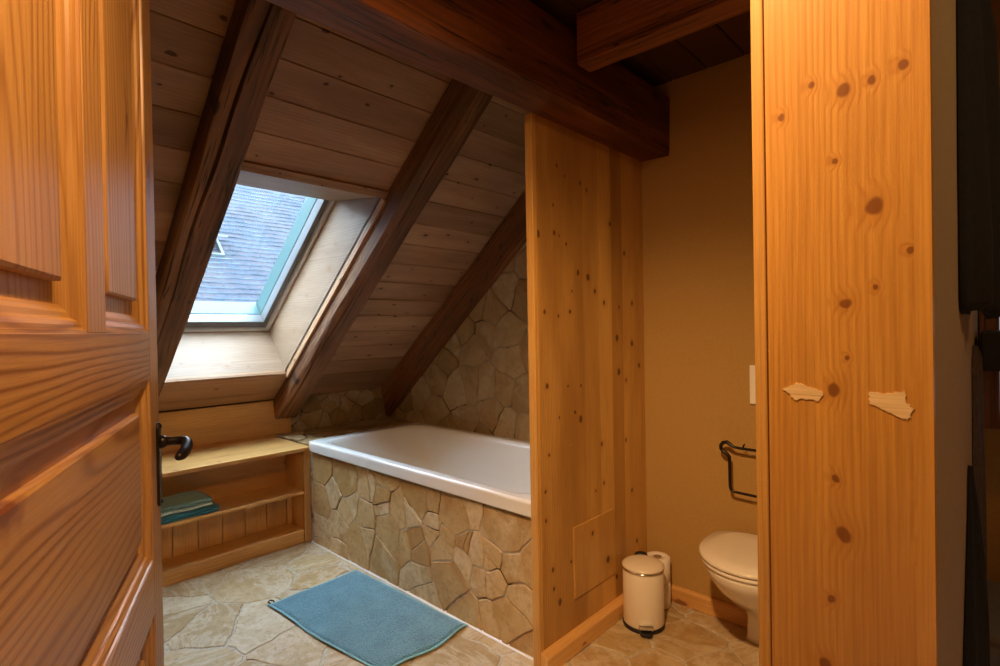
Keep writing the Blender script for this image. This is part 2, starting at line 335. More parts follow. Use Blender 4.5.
# irregular flagstones: cells around seeds, with a joint between them
def flag(mb, fr, w, h, seeds, gap=.012, thick=.006, mat=0, jit=.007, edge=.004, lift=.003, seed=3, wts=None):
    O, U, W, N = fr; rg = random.Random(seed)
    fs = [(rg.uniform(0, 6), rg.uniform(0, 6), rg.uniform(0, 6), rg.uniform(0, 6)) for _ in range(2)]
    def wob(x, y):
        return (jit * (math.sin(23 * x + 17 * y + fs[0][0]) + .7 * math.sin(51 * x - 37 * y + fs[0][1]) + .4 * math.sin(103 * y + 60 * x + fs[0][2])),
                jit * (math.sin(19 * x - 27 * y + fs[1][0]) + .7 * math.sin(43 * x + 57 * y + fs[1][1]) + .4 * math.sin(91 * x - 77 * y + fs[1][2])))
    for i, (sx, sy) in enumerate(seeds):
        poly = [(0, 0), (w, 0), (w, h), (0, h)]
        gp = gap * rg.uniform(.5, 1.3)
        for j, (tx, ty) in enumerate(seeds):
            if i == j: continue
            dx, dy = tx - sx, ty - sy; d = math.hypot(dx, dy)
            if d > 1.6 or d < 1e-6: continue
            nx, ny = dx / d, dy / d; sh0 = (wts[i] ** 2 - wts[j] ** 2) / (2 * d) if wts else 0; c = nx * (sx + tx) / 2 + ny * (sy + ty) / 2 + sh0 - gp / 2
            out = []
            for k in range(len(poly)):
                a, b = poly[k], poly[(k + 1) % len(poly)]
                da, db = a[0] * nx + a[1] * ny - c, b[0] * nx + b[1] * ny - c
                if da <= 0: out.append(a)
                if (da < 0) != (db < 0) and abs(da - db) > 1e-12:
                    u = da / (da - db); out.append((a[0] + (b[0] - a[0]) * u, a[1] + (b[1] - a[1]) * u))
            poly = out
            if len(poly) < 3: break
        if len(poly) < 3: continue
        ring = []
        for k in range(len(poly)):
            a, b = poly[k], poly[(k + 1) % len(poly)]; L = math.hypot(b[0] - a[0], b[1] - a[1]); m = max(1, int(L / .022))
            for q in range(m):
                x, y = a[0] + (b[0] - a[0]) * q / m, a[1] + (b[1] - a[1]) * q / m
                dx, dy = wob(x, y); ring.append((min(w, max(0, x + dx)), min(h, max(0, y + dy))))
        if len(ring) < 3: continue
        cx = sum(p[0] for p in ring) / len(ring); cy = sum(p[1] for p in ring) / len(ring)
        def sh(p, e):
            dx, dy = cx - p[0], cy - p[1]; d = math.hypot(dx, dy) or 1; e = min(e, d * .4)
            return (p[0] + dx / d * e, p[1] + dy / d * e)
        lf = rg.uniform(-lift, lift * .2); tilt = (rg.uniform(-.008, .008), rg.uniform(-.008, .008))
        def P(p, z): return O + U * p[0] + W * p[1] + N * z
        n = len(ring)
        zt = lambda p: thick + lf + tilt[0] * (p[0] - cx) + tilt[1] * (p[1] - cy)
        r0 = [(p, -.002) for p in ring]; r1 = [(p, zt(p) - edge * .7) for p in ring]; r2 = [(sh(p, edge), zt(p)) for p in ring]
        pts = [x for r in (r0, r1, r2) for x in r] + [((cx, cy), zt((cx, cy)))]
        f = []
        for r in range(2):
            for k in range(n):
                a, b = r * n + k, r * n + (k + 1) % n; f.append((a, b, b + n, a + n))
        f += [(2 * n + k, 2 * n + (k + 1) % n, 3 * n) for k in range(n)]
        wl = [(p[0], p[1], z) for p, z in pts]
        mb.add([P(p, z) for p, z in pts], f, wl, 2, mat, off=(rg.uniform(-9, 9), rg.uniform(-9, 9), rg.uniform(-9, 9)), rnd=rg.random())
def scatter(w, h, d, seed, small=.25, ax=1., ay=1.):
    rg = random.Random(seed); out = []; tries = 0
    while tries < 4000 and len(out) < 900:
        tries += 1; x, y = rg.uniform(-.05, w + .05), rg.uniform(-.05, h + .05); dd = d * rg.choice((1.25, 1., 1.1, .55 if rg.random() < small * 2 else 1.))
        if all(math.hypot((x - a) / ax, (y - b) / ay) > min(dd, e) * 1. for a, b, e in out): out.append((x, y, dd))
    return [(a, b) for a, b, e in out]

# ------------------------------------------------------------------ dimensions (metres; x to the gable, y to the eave, z up)
XG, XW, YK = 2.515, 2.385, 3.636       # gable stone, plaster wall, knee wall
SA = math.radians(40); SV = V3((0, -math.cos(SA), math.sin(SA))); SN = V3((0, math.sin(SA), math.cos(SA)))
SP = V3((0, 3.637, .841))
SF = (SP, V3((1, 0, 0)), SV, SN)       # slope frame: x, up the slope, outward
def on_slope(y): return .841 + math.tan(SA) * (3.637 - y)
X, Y, Z = V3((1, 0, 0)), V3((0, 1, 0)), V3((0, 0, 1))
HALL_Y, POST_X = .052, .72

# ---- floor
mb = MB(); mb.box((-1.3, -1.3, -.12), (2.7, 3.9, -.005), 0, mat=1)
fl_seeds = scatter(2.6, 3.4, .34, 11, .3, 1.15, .95)
flag(mb, (V3((0, -.1, -.006)), X, Y, Z), 2.6, 3.4, fl_seeds, gap=.014, thick=.006, jit=.006, lift=.0012, seed=21)
tag(mb.build('floor', [M['stone_floor'], M['grout']]), 'pale irregular flagstone floor with light grout joints', 'floor', kind='structure')

# ---- stone gable above the tub
mb = MB(); mb.box((XG, 1.28, 0), (XG + .2, 3.9, 2.9), 2, mat=1)
flag(mb, (V3((XG, 1.30, .0)), Y, Z, -X), 2.336, 2.6, scatter(2.336, 2.6, .25, 5, .5, .85, 1.25), gap=.010, thick=.010, jit=.004, lift=.009, seed=8)
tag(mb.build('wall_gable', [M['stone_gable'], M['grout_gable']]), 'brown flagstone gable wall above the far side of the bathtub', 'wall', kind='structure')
# ---- knee wall at the eave
r = empty('wall_eave'); tag(r, 'low knee wall at the eave, pine panel over the bench and stone over the tub', 'wall', kind='structure')
mb = MB(); mb.box((-.1, YK, .0), (1.705, YK + .02, .60), 0); mb.box((-.1, YK, .602), (1.705, YK + .02, .834), 0); mb.box((1.69, YK - .008, .58), (1.712, YK + .02, .8), 2)
mb.build('pine_panel', M['pine_shelf'], r, .0015)
mb = MB(); mb.box((-.12, YK + .0205, 0), (1.70, YK + .06, .95), 0); mb.build('leak_block_board', M['roof_boards'], r)  # added unseen board, keeps daylight out of the gap above the panel
mb = MB(); mb.box((1.705, YK + .006, 0), (XG + .1, YK + .15, .86), 2, mat=1)
flag(mb, (V3((1.712, YK + .006, .56)), X, Z, -Y), XG - 1.712, .285, scatter(XG - 1.712, .285, .17, 9, .3), gap=.009, thick=.006, seed=4)
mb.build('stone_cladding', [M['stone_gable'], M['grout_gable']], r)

# ---- sloped board ceiling with the window opening
WX0, WX1 = .858, 1.573; WYB, WYT = 3.395, 2.281
def s_of(y): return (3.637 - y) / math.cos(SA)
SB, ST = s_of(WYB), s_of(WYT)
mb = MB(); PIT = .1555; s0 = s_of(1.9) - 20 * PIT
k = 0; s = s0
while s < s_of(1.1):
    a, b = max(s, .004), s + PIT
    if b > a + .01:
        spans = [(-.12, XG + .05)]
        if b > SB + .001 and a < ST - .001:
            spans = [(-.12, WX0 - .0), (WX1 + .0, XG + .05)]
            if a < SB: mb.box((WX0, a + .0012, 0), (WX1, SB, .018), 0, SF)
            if b > ST: mb.box((WX0, ST, 0), (WX1, b - .0012, .018), 0, SF)
        for u0, u1 in spans:
            # boards butt behind the rafters
            cuts = [u0] + [c for c in (.76, 1.66) if u0 < c < u1] + [u1]
            for c0, c1 in zip(cuts, cuts[1:]): mb.box((c0, a + .0012, 0), (c1, b - .0012, .018), 0, SF)
    s += PIT
tag(mb.build('ceiling_slope', M['pine_boards'], bevel=.003, seg=1), 'sloped ceiling of brown knotty boards under the roof', 'ceiling', kind='structure')
# roof build-up above the boards so no daylight leaks
mb = MB()
for x0, x1, a, b in ((-.2, WX0 - .02, -.4, 3.9), (WX1 + .02, XG + .2, -.4, 3.9), (WX0 - .02, WX1 + .02, -.4, SB - .02)):
    mb.box((x0, a, .022), (x1, b, .36), 0, SF)
mb.prism([(WYT - .02, on_slope(WYT) + .05), (2.80, 2.10), (2.70, 2.2), (2.40, 2.48), (1.2, 3.5), (.9, 3.2)], WX0 - .02, WX1 + .02, 0)
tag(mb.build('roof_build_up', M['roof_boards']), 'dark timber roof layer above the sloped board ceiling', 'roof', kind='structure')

# ---- roof window
r = empty('window_1', (0, 0, 0)); tag(r, 'white roof window set in a deep pale pine lining', 'window', kind='structure')
BB, BT = V3((0, 3.648, 1.326)), V3((0, 2.757, 2.040))      # back edges of the lining
FB, FT = V3((0, WYB, on_slope(WYB))), V3((0, WYT, on_slope(WYT)))
poly = [(FB.y, FB.z), (BB.y + .03, BB.z + .035), (BT.y + .03, BT.z + .035), (FT.y, FT.z)]
for nm, x0, x1 in (('lining_board', WX1, WX1 + .016), ('lining_board', WX0 - .016, WX0)):
    m2 = MB(); m2.prism(poly, x0, x1, 0, 1); m2.build(nm, M['pine_pale'], r)
def plate(a, b, th, x0, x1):
    d = (b - a).normalized(); n = V3((0, -d.z, d.y))
    q = [a, b, b + n * th, a + n * th]; return [(p.y, p.z) for p in q]
m2 = MB(); m2.prism(plate(FB, BB + V3((0, .03, .035)), -.016, 0, 0), WX0, WX1, 0, 0, off=(.1, .07, 3.)); m2.build('lining_sill', M['pine_pale'], r)
m2 = MB(); m2.prism(plate(FT, BT, .016, 0, 0), WX0, WX1, 0, 0); m2.build('lining_head', M['pine_pale'], r)
# trim round the opening, on the boards
m2 = MB()
m2.box((WX0 - .02, ST + .001, -.014), (WX1 + .016, ST + .045, .0), 0, SF); m2.build('trim_strip', M['pine_boards'], r, .002)
m2 = MB(); m2.box((WX1 + .001, SB - .02, -.034), (WX1 + .016, ST + .001, .0), 1, SF); m2.build('trim_strip', M['pine_boards'], r, .001)
m2 = MB(); m2.box((WX0 - .02, SB - .022, -.012), (WX1 + .0, SB - .001, .0), 0, SF); m2.build('trim_strip', M['pine_boards'], r, .001)
wv = (BT - BB).normalized(); wn = V3((0, -wv.z, wv.y)) * -1
if wn.z < 0: wn = -wn
WL = (BT - BB).length; WF = (BB, X, wv, wn)
def frame(mb, x0, x1, v0, v1, bw, z0, z1, bt=None, bb=None, mat=0):
    bt = bt or bw; bb = bb or bw
    mb.box((x0, v0, z0), (x0 + bw, v1, z1), 1, WF, mat); mb.box((x1 - bw, v0, z0), (x1, v1, z1), 1, WF, mat)
    mb.box((x0 + bw, v0, z0), (x1 - bw, v0 + bb, z1), 0, WF, mat); mb.box((x0 + bw, v1 - bt, z0), (x1 - bw, v1, z1), 0, WF, mat)
m2 = MB(); frame(m2, WX0, WX1, 0, WL + .06, .020, -.02, .06); m2.build('window_frame', M['white_paint'], r, .002)
m2 = MB(); frame(m2, WX0 + .020, WX1 - .020, .020, WL + .04, .008, .004, .06); m2.build('gasket', M['grey_metal'], r, .001)
m2 = MB(); frame(m2, WX0 + .028, WX1 - .028, .028, WL + .062, .030, -.006, .06, .05, .055); m2.build('sash', M['sash_paint'], r, .003)
m2 = MB(); frame(m2, WX0 + .030, WX1 - .030, .052, WL + .062, .030, .062, .165, .05, .033); m2.build('outer_casing', M['skylit_white'], r, .002)
m2 = MB(); m2.box((WX0 + .06, .085, .046), (WX1 - .06, WL + .01, .049), 0, WF); m2.build('pane', M['glass'], r)

# ---- rafters
def rafter(xa, xb, dep, yt, poly_end, seed, label, mat='old_beam'):
    top = V3((0, yt, on_slope(yt))); h = dep
    bot = V3((0, 3.637, .841)) - SN * 0
    c0 = bot - SN * (h / 2) + X * (xa + xb) / 2; c1 = top - SN * (h / 2) + X * (xa + xb) / 2
    mb = MB(); hewn(mb, c0, c1, X, SN, xb - xa, h, 40, .005, seed=seed, wane=.010, notch=poly_end)
    # vertical cut at the foot
    zs = len(mb.v)
    for i in range(8 if poly_end is None else 11):
        v = V3(mb.v[i]); d = (v - SP).dot(SN)
        v = v + SV * ((-d) * .45 * -1 if False else (-d) * -.42); mb.v[i] = tuple(v)
    o = mb.build('rafter', M[mat])
    tag(o, label, 'beam', 'rafters of the sloped ceiling'); return o
rafter(.69, .837, .12, 1.20, -.018, 3, 'old hewn rafter along the left edge of the roof window, running down behind the door')
rafter(1.589, 1.745, .125, 1.20, -.030, 5, 'cracked old rafter between the roof window and the bathtub')
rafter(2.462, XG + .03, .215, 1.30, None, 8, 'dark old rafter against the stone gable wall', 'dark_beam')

# ---- big beam over the partition and ceiling joists
mb = MB(); hewn(mb, (.44, 1.202, 2.245), (XW + .05, 1.206, 2.245), Y, Z, .165, .285, 40, .006, seed=12, wane=.014)
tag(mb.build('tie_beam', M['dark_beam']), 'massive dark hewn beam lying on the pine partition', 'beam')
def joist(xa, xb, zb, h, y0, y1, seed, label):
    mb = MB(); hewn(mb, ((xa + xb) / 2, y0, zb + h / 2), ((xa + xb) / 2, y1, zb + h / 2), X, Z, xb - xa, h, 24, .005, seed=seed, wane=.006)
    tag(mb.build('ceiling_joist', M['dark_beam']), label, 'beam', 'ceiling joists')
joist(1.61, 1.70, 2.247, .19, 1.105, -1.25, 21, 'brown ceiling joist meeting the big beam above the toilet corner')
mb = MB(); x = -1.3
yb = -1.3
while yb < 1.75:
    mb.box((-1.3, yb + .002, 2.445), (2.6, yb + .158, 2.47), 0); yb += .16
mb.box((-1.3, -1.3, 2.472), (2.6, 1.76, 2.6), 0)
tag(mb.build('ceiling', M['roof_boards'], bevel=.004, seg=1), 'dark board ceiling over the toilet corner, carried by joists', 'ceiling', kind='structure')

# ---- walls
mb = MB(); mb.box((XW, -1.3, 0), (XW + .13, 1.28, 2.46), 2)
mb.prism([(1.28, 2.1), (1.28, 2.8), (1.75, 2.45), (1.75, 2.1)], XG + .02, XG + .2, 0)
tag(mb.build('wall_toilet', M['plaster']), 'tan rough-plastered wall behind the toilet', 'wall', kind='structure')
mb = MB(); mb.box((-.12, .62, 0), (-.02, 3.8, 2.9), 2); mb.box((-1.4, -1.4, 0), (-1.3, .7, 2.5), 2); mb.box((-1.35, .62, 0), (-.02, .70, 2.5), 2)
tag(mb.build('wall_entry', M['plaster']), 'plastered wall beside and behind the doorway', 'wall', kind='structure')
mb = MB(); mb.box((-1.35, -1.4, 0), (2.6, -1.3, 2.5), 2)
tag(mb.build('wall_hall', M['plaster']), 'plastered side wall of the room end past the pine post', 'wall', kind='structure')

# wall between toilet corner and washing corner, with the pine end board
r = empty('wall_post', (0, 0, 0)); tag(r, 'broad orange pine board wrapping the end of the dividing wall', 'wall', kind='structure')
mb = MB(); mb.box((POST_X + .022, HALL_Y, 0), (XW + .02, .226, 2.44), 2); mb.build('plaster_core', M['plaster_grey'], r)
mb = MB(); ys = [HALL_Y - .001, .066, .103, .131, .166, .2125]
for a, b in zip(ys, ys[1:]): mb.box((POST_X, a, 0), (POST_X + .02, b, 2.44), 2, raw=True)
mb.build('end_board', M['pine_post'], r)
mb = MB(); mb.box((POST_X - .002, .2135, 0), (POST_X + .02, .2285, 2.44), 2); mb.build('edge_strip', M['pine_strip'], r, .002)
# bare patches where tape pulled the varnish off
def patch(pts, seed):
    rg = random.Random(seed); n = len(pts); out = []
    for i in range(n):
        a, b = pts[i], pts[(i + 1) % n]
        for q in range(6):
            t = q / 6; out.append((a[0] + (b[0] - a[0]) * t + rg.uniform(-.0012, .0012), a[1] + (b[1] - a[1]) * t + rg.uniform(-.0012, .0012)))
    m2 = MB(); m2.prism(out, POST_X - .0008, POST_X + .001, 0, 1); return m2
PATCHES = [[(.152, 1.217), (.157, 1.2075), (.170, 1.209), (.183, 1.2075), (.190, 1.214), (.196, 1.219), (.181, 1.2285), (.168, 1.224), (.157, 1.221)],
           [(.068, 1.206), (.073, 1.194), (.080, 1.196), (.093, 1.203), (.107, 1.209), (.108, 1.222), (.092, 1.2215), (.075, 1.2245), (.0735, 1.212)]]
M['bare'] = wood('bare_scraped_pine', (.80, .60, .33), (.68, .44, .20), ring=.4, freq=110, knots=.1, tone=.2, rough=.7)
for i, p in enumerate(PATCHES): patch(p, i).build('scraped_patch', M['bare'], r)

# pine partition at the foot of the tub
r = empty('wall_partition'); tag(r, 'knotty varnished pine partition between the bathtub and the toilet corner', 'wall', kind='structure')
mb = MB(); xs = [1.572, 1.665, 1.78, 1.87, 1.985, 2.09, 2.185, 2.29, XW]
for a, b in zip(xs, xs[1:]): mb.box((a, 1.27, 0), (b, 1.302, 2.105), 2, raw=True)
mb.build('pine_board', M['pine'], r)
mb = MB(); mb.box((1.543, 1.268, 0), (1.5575, 1.303, 2.105), 2); mb.box((1.5585, 1.270, 0), (1.571, 1.303, 2.105), 2); mb.build('edge_strip', M['pine_strip'], r, .003)
mb = MB(); mb.box((1.768, 1.2645, .195), (2.075, 1.272, .487), 2, raw=True); h = mb.build('access_hatch', M['pine'], r, .0015)
mb = MB(); mb.prism([(1.236, 0), (1.27, 0), (1.27, .078), (1.246, .072), (1.236, .062)], 1.548, XW, 0, 0)
tag(mb.build('baseboard_partition', M['pine_shelf'], bevel=.002), 'pine skirting board along the foot of the pine partition', 'baseboard', kind='structure')
mb = MB(); mb.prism([(XW - .02, 0), (XW, 0), (XW, .075), (XW - .012, .072), (XW - .02, .064)], .226, 1.236, 1, 1)
tag(mb.build('baseboard_toilet', M['pine_shelf'], bevel=.002), 'pine skirting board along the plaster wall behind the toilet', 'baseboard', kind='structure')

# ---- tub surround: stone-clad panel and ledges
TX, TY0, TY1, TR = 1.592, 1.304, 3.13, .627
r = empty('tub_surround', (1.6, 2.2, 0)); tag(r, 'flagstone-clad front and ledge that box in the white bathtub', 'bath surround')
def rel(o): o.parent = r; o.matrix_parent_inverse = Matrix.Translation(-V3(r.location)); return o
mb = MB(); mb.box((TX + .008, TY0, 0), (TX + .05, YK - .02, .562), 2, mat=1)
fC, fW = V3((math.cos(math.radians(43.154)), math.sin(math.radians(43.154)), 0)), None
def cam_axes():
    yaw, pit, rol = (math.radians(a) for a in (43.154, -.445, -.974))
    fwd = V3((math.cos(yaw), math.sin(yaw), 0)); rt = V3((math.sin(yaw), -math.cos(yaw), 0)); up = V3((0, 0, 1))
    f2 = fwd * math.cos(pit) + up * math.sin(pit); u2 = up * math.cos(pit) - fwd * math.sin(pit)
    return rt * math.cos(rol) + u2 * math.sin(rol), u2 * math.cos(rol) - rt * math.sin(rol), f2
CR, CU, CF = cam_axes(); FPX = 532.77; CAM = V3((0, 0, 1.3))
def stone_seed(px, py):                       # where a stone of the tub front sits on its plane
    d = CF + CR * ((px - 500) / FPX) - CU * ((py - 333) / FPX); t = TX / d.x; p = CAM + d * t
    return (p.y - TY0, p.z)
S1 = [(70,90,60),(210,170,100),(430,140,75),(150,270,26),(205,370,36),(65,320,60),(60,470,55),(170,470,65),(280,560,60),(330,390,50),(420,270,42),(530,390,60),(470,500,95),(330,240,25),(250,320,20),(340,530,22),(440,360,16),(600,400,24),(380,230,14),(430,620,60),(640,560,48),(570,560,26),(70,610,60),(170,610,50)]
S2 = [(40,150,65),(110,170,30),(215,220,95),(320,200,42),(470,280,130),(110,270,22),(110,330,20),(190,345,30),(165,420,60),(265,480,50),(335,430,45),(430,430,45),(520,490,68),(605,500,42),(430,580,55),(200,570,110),(355,550,26),(400,470,16),(265,370,14),(290,395,12),(40,400,48),(50,560,48)]
S3 = [(510,560,50),(540,620,40),(400,545,50),(455,555,18),(530,515,30),(300,490,30)]
sd = []; wt = []
for L, ox, oy, k, ppm in ((S1, 310, 450, 6.055, 178), (S2, 410, 470, 5.123, 222), (S3, 300, 390, 2.4115, 240)):
    for a, b, q in L: sd.append(stone_seed(ox + a / k, oy + b / k)); wt.append(q / k / ppm)
flag(mb, (V3((TX + .006, TY0, 0.0)), Y, Z, -X), 3.100 - TY0, .562, sd, gap=.008, thick=.0065, jit=.0034, lift=.0045, seed=31, wts=wt)
rel(mb.build('stone_cladding', [M['stone_wall'], M['grout_dark']]))
mb = MB(); mb.box((TX + .05, TY1 - .03, .45), (XG + .02, YK + .01, .592), 0, mat=1); mb.box((2.36, TY0, .45), (XG + .02, TY1 - .03, .592), 0, mat=1)
flag(mb, (V3((1.602, TY1 + .0, .592)), X, Y, Z), XG - 1.602, YK - TY1, scatter(XG - 1.6, YK - TY1, .22, 3), gap=.008, thick=.008, seed=5)
flag(mb, (V3((2.425, TY0, .592)), X, Y, Z), XG - 2.425, TY1 - TY0 + .02, scatter(.09, 1.9, .2, 4), gap=.006, thick=.008, seed=6)
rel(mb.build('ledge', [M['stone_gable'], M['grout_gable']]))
mb = MB(); mb.prism([(TX - .006, 0), (TX + .004, 0), (TX + .004, .008)], TY0, 3.12, 1, 1)
rel(mb.build('sealant_joint', M['silicone']))

# ---- bathtub
def rrect(x0, x1, y0, y1, r, z, n=10):
    out = []
    for cx, cy, a0 in ((x1 - r, y1 - r, 0), (x0 + r, y1 - r, 90), (x0 + r, y0 + r, 180), (x1 - r, y0 + r, 270)):
        for i in range(n + 1):
            a = math.radians(a0 + 90 * i / n); out.append((cx + r * math.cos(a), cy + r * math.sin(a), z))
    return out
BX0, BX1, BY0, BY1 = 1.576, 2.418, 1.306, 3.126
mb = MB()
R = []
R.append(rrect(BX0 + .004, BX1, BY0, BY1, .028, .564)); R.append(rrect(BX0, BX1, BY0, BY1, .030, .568)); R.append(rrect(BX0, BX1, BY0, BY1, .030, .5705)); R.append(rrect(BX0 - .001, BX1 + .001, BY0, BY1, .030, .612)); R.append(rrect(BX0 - .001, BX1 + .001, BY0, BY1, .030, .619))
R.append(rrect(BX0 + .002, BX1 - .003, BY0 + .003, BY1 - .003, .030, .6255)); R.append(rrect(BX0 + .007, BX1 - .007, BY0 + .007, BY1 - .007, .03, .628)); R.append(rrect(BX0 + .011, BX1 - .011, BY0 + .011, BY1 - .011, .03, .6283)); R.append(rrect(BX0 + .040, BX1 - .040, BY0 + .045, BY1 - .055, .11, .6275))
R.append(rrect(BX0 + .045, BX1 - .045, BY0 + .05, BY1 - .06, .12, .628)); R.append(rrect(BX0 + .058, BX1 - .058, BY0 + .062, BY1 - .075, .14, .622))
R.append(rrect(BX0 + .066, BX1 - .066, BY0 + .07, BY1 - .09, .15, .600)); R.append(rrect(BX0 + .085, BX1 - .085, BY0 + .09, BY1 - .16, .17, .48))
R.append(rrect(BX0 + .105, BX1 - .105, BY0 + .11, BY1 - .27, .18, .33)); R.append(rrect(BX0 + .125, BX1 - .125, BY0 + .135, BY1 - .36, .18, .225))
R.append(rrect(BX0 + .16, BX1 - .16, BY0 + .17, BY1 - .42, .17, .188)); R.append(rrect(BX0 + .22, BX1 - .22, BY0 + .24, BY1 - .50, .15, .178))
mb.loft(R, cap1=True)
tub = empty('bathtub', (2.0, 2.2, .178)); tag(tub, 'white built-in bathtub with a thick rim under the sloped ceiling', 'bathtub')
def under(o, p): o.parent = p; o.matrix_parent_inverse = Matrix.Translation(-V3(p.location)); return o
under(mb.build('basin', M['enamel'], fix=True), tub)
mb = MB(); mb.lathe([(.001, 0), (.032, 0), (.034, .003), (.030, .006), (.001, .007)], (1.997, 1.75, .178)); under(mb.build('drain', M['chrome']), tub)

# ---- bench shelf under the eave
SY, SB_Y = 3.135, 3.305
r = empty('bench_shelf', (.9, 3.4, 0)); tag(r, 'low built-in pine bench with open shelves under the knee wall', 'shelf')
def P(mb, nm, mat, bev=.002): return under(mb.build(nm, mat, bevel=bev), r)
mb = MB(); mb.box((-.015, SY - .006, .566), (1.600, SY + .165, .588), 0); mb.box((-.015, SY + .166, .566), (1.60, SY + .33, .588), 0); mb.box((-.015, SY + .331, .566), (1.60, YK - .001, .588), 0); P(mb, 'top_board', M['pine_shelf'])
mb = MB(); mb.box((-.015, SY, .302), (1.551, SB_Y + .09, .32), 0); P(mb, 'middle_shelf', M['pine_shelf'])
mb = MB(); mb.box((-.015, SY, .060), (1.551, SB_Y + .02, .080), 0); P(mb, 'bottom_shelf', M['pine_shelf'])
mb = MB(); mb.box((-.015, SY + .012, 0.0), (1.551, SY + .032, .060), 0); P(mb, 'plinth', M['pine_shelf'])
mb = MB(); mb.box((1.556, SY, 0), (1.597, SY + .022, .5655), 2); P(mb, 'side_panel', M['pine_shelf'])
mb.__init__(); mb.box((1.560, SY + .022, 0), (1.588, SY + .46, .5655), 2); P(mb, 'side_panel', M['pine_shelf'])
mb = MB(); x = -.015; i = 0
while x < 1.559:
    x1 = min(x + .128, 1.559); mb.box((x + .0022, SB_Y, .0805), (x1 - .0022, SB_Y + .016, .3015), 2)
    x = x1
P(mb, 'back_panel', M['pine_shelf'], .004)
mb = MB(); mb.box((-.015, SB_Y + .09, .302), (1.559, SB_Y + .105, .565), 0); P(mb, 'back_panel', M['pine_shelf'])

# ---- towels on the middle shelf
def towel(name, cx, cy, z, w, d, hts, rz, mat, hem, label):
    e = empty(name, (cx, cy, z), rz); tag(e, label, 'towel', 'folded towels on the bench shelf')
    zz = 0.
    for j, h in enumerate(hts):
        mb = MB(); rg = random.Random(j + int(cx * 100)); n = 14; rings = []
        for i in range(n + 1):
            u = -w / 2 + w * i / n; ring = []
            sag = .0025 * math.sin(i * 1.1 + j * 2) ; e0 = (.006 if i in (0, n) else 0)
            for (a, b) in ((-d / 2, .5), (-d / 2 + .004, .15), (-d / 2 + .018, .0), (0, 0), (d / 2 - .018, 0), (d / 2 - .004, .15), (d / 2, .5), (d / 2 - .004, .86), (d / 2 - .018, 1), (0, 1.02), (-d / 2 + .018, 1), (-d / 2 + .004, .85)):
                hh = h if b > .3 else h
                ring.append((u + .003 * math.sin(a * 60 + j), a * (1 - e0 * 2) + .004 * math.sin(i * .9 + j * 3), zz + max(.0005, b * h * (1 - e0 * 18)) + (sag if b > .3 else 0)))
            rings.append(ring)
        mb.loft(rings, cap0=True, cap1=True); o = mb.build('fold', mat, e)
        zz += h * .98
    if hem:
        mb = MB(); pts = [(-w / 2 + w * i / 14, -d / 2 - .001 + .004 * math.sin(i * .9), .010 + .0025 * math.sin(i * 1.1)) for i in range(15)]
        rings = [[(p[0], p[1] - .003, p[2] - .006), (p[0], p[1] - .004, p[2] + .004), (p[0], p[1] + .010, p[2] + .008), (p[0], p[1] + .010, p[2] - .006)] for p in pts]
        mb.loft(rings, cap0=True, cap1=True, smooth=False); mb.build('hem', M['towel_hem'], e, .001)
    return e
towel('folded_towel', .845, 3.262, .321, .45, .235, [.017, .018], .02, M['towel_teal'], False, 'deep teal folded towel lying underneath on the bench shelf')
towel('folded_towel', .82, 3.268, .3585, .43, .225, [.022, .026], .03, M['towel_grey'], True, 'grey-teal folded towel with a pale hem on top of the teal one')

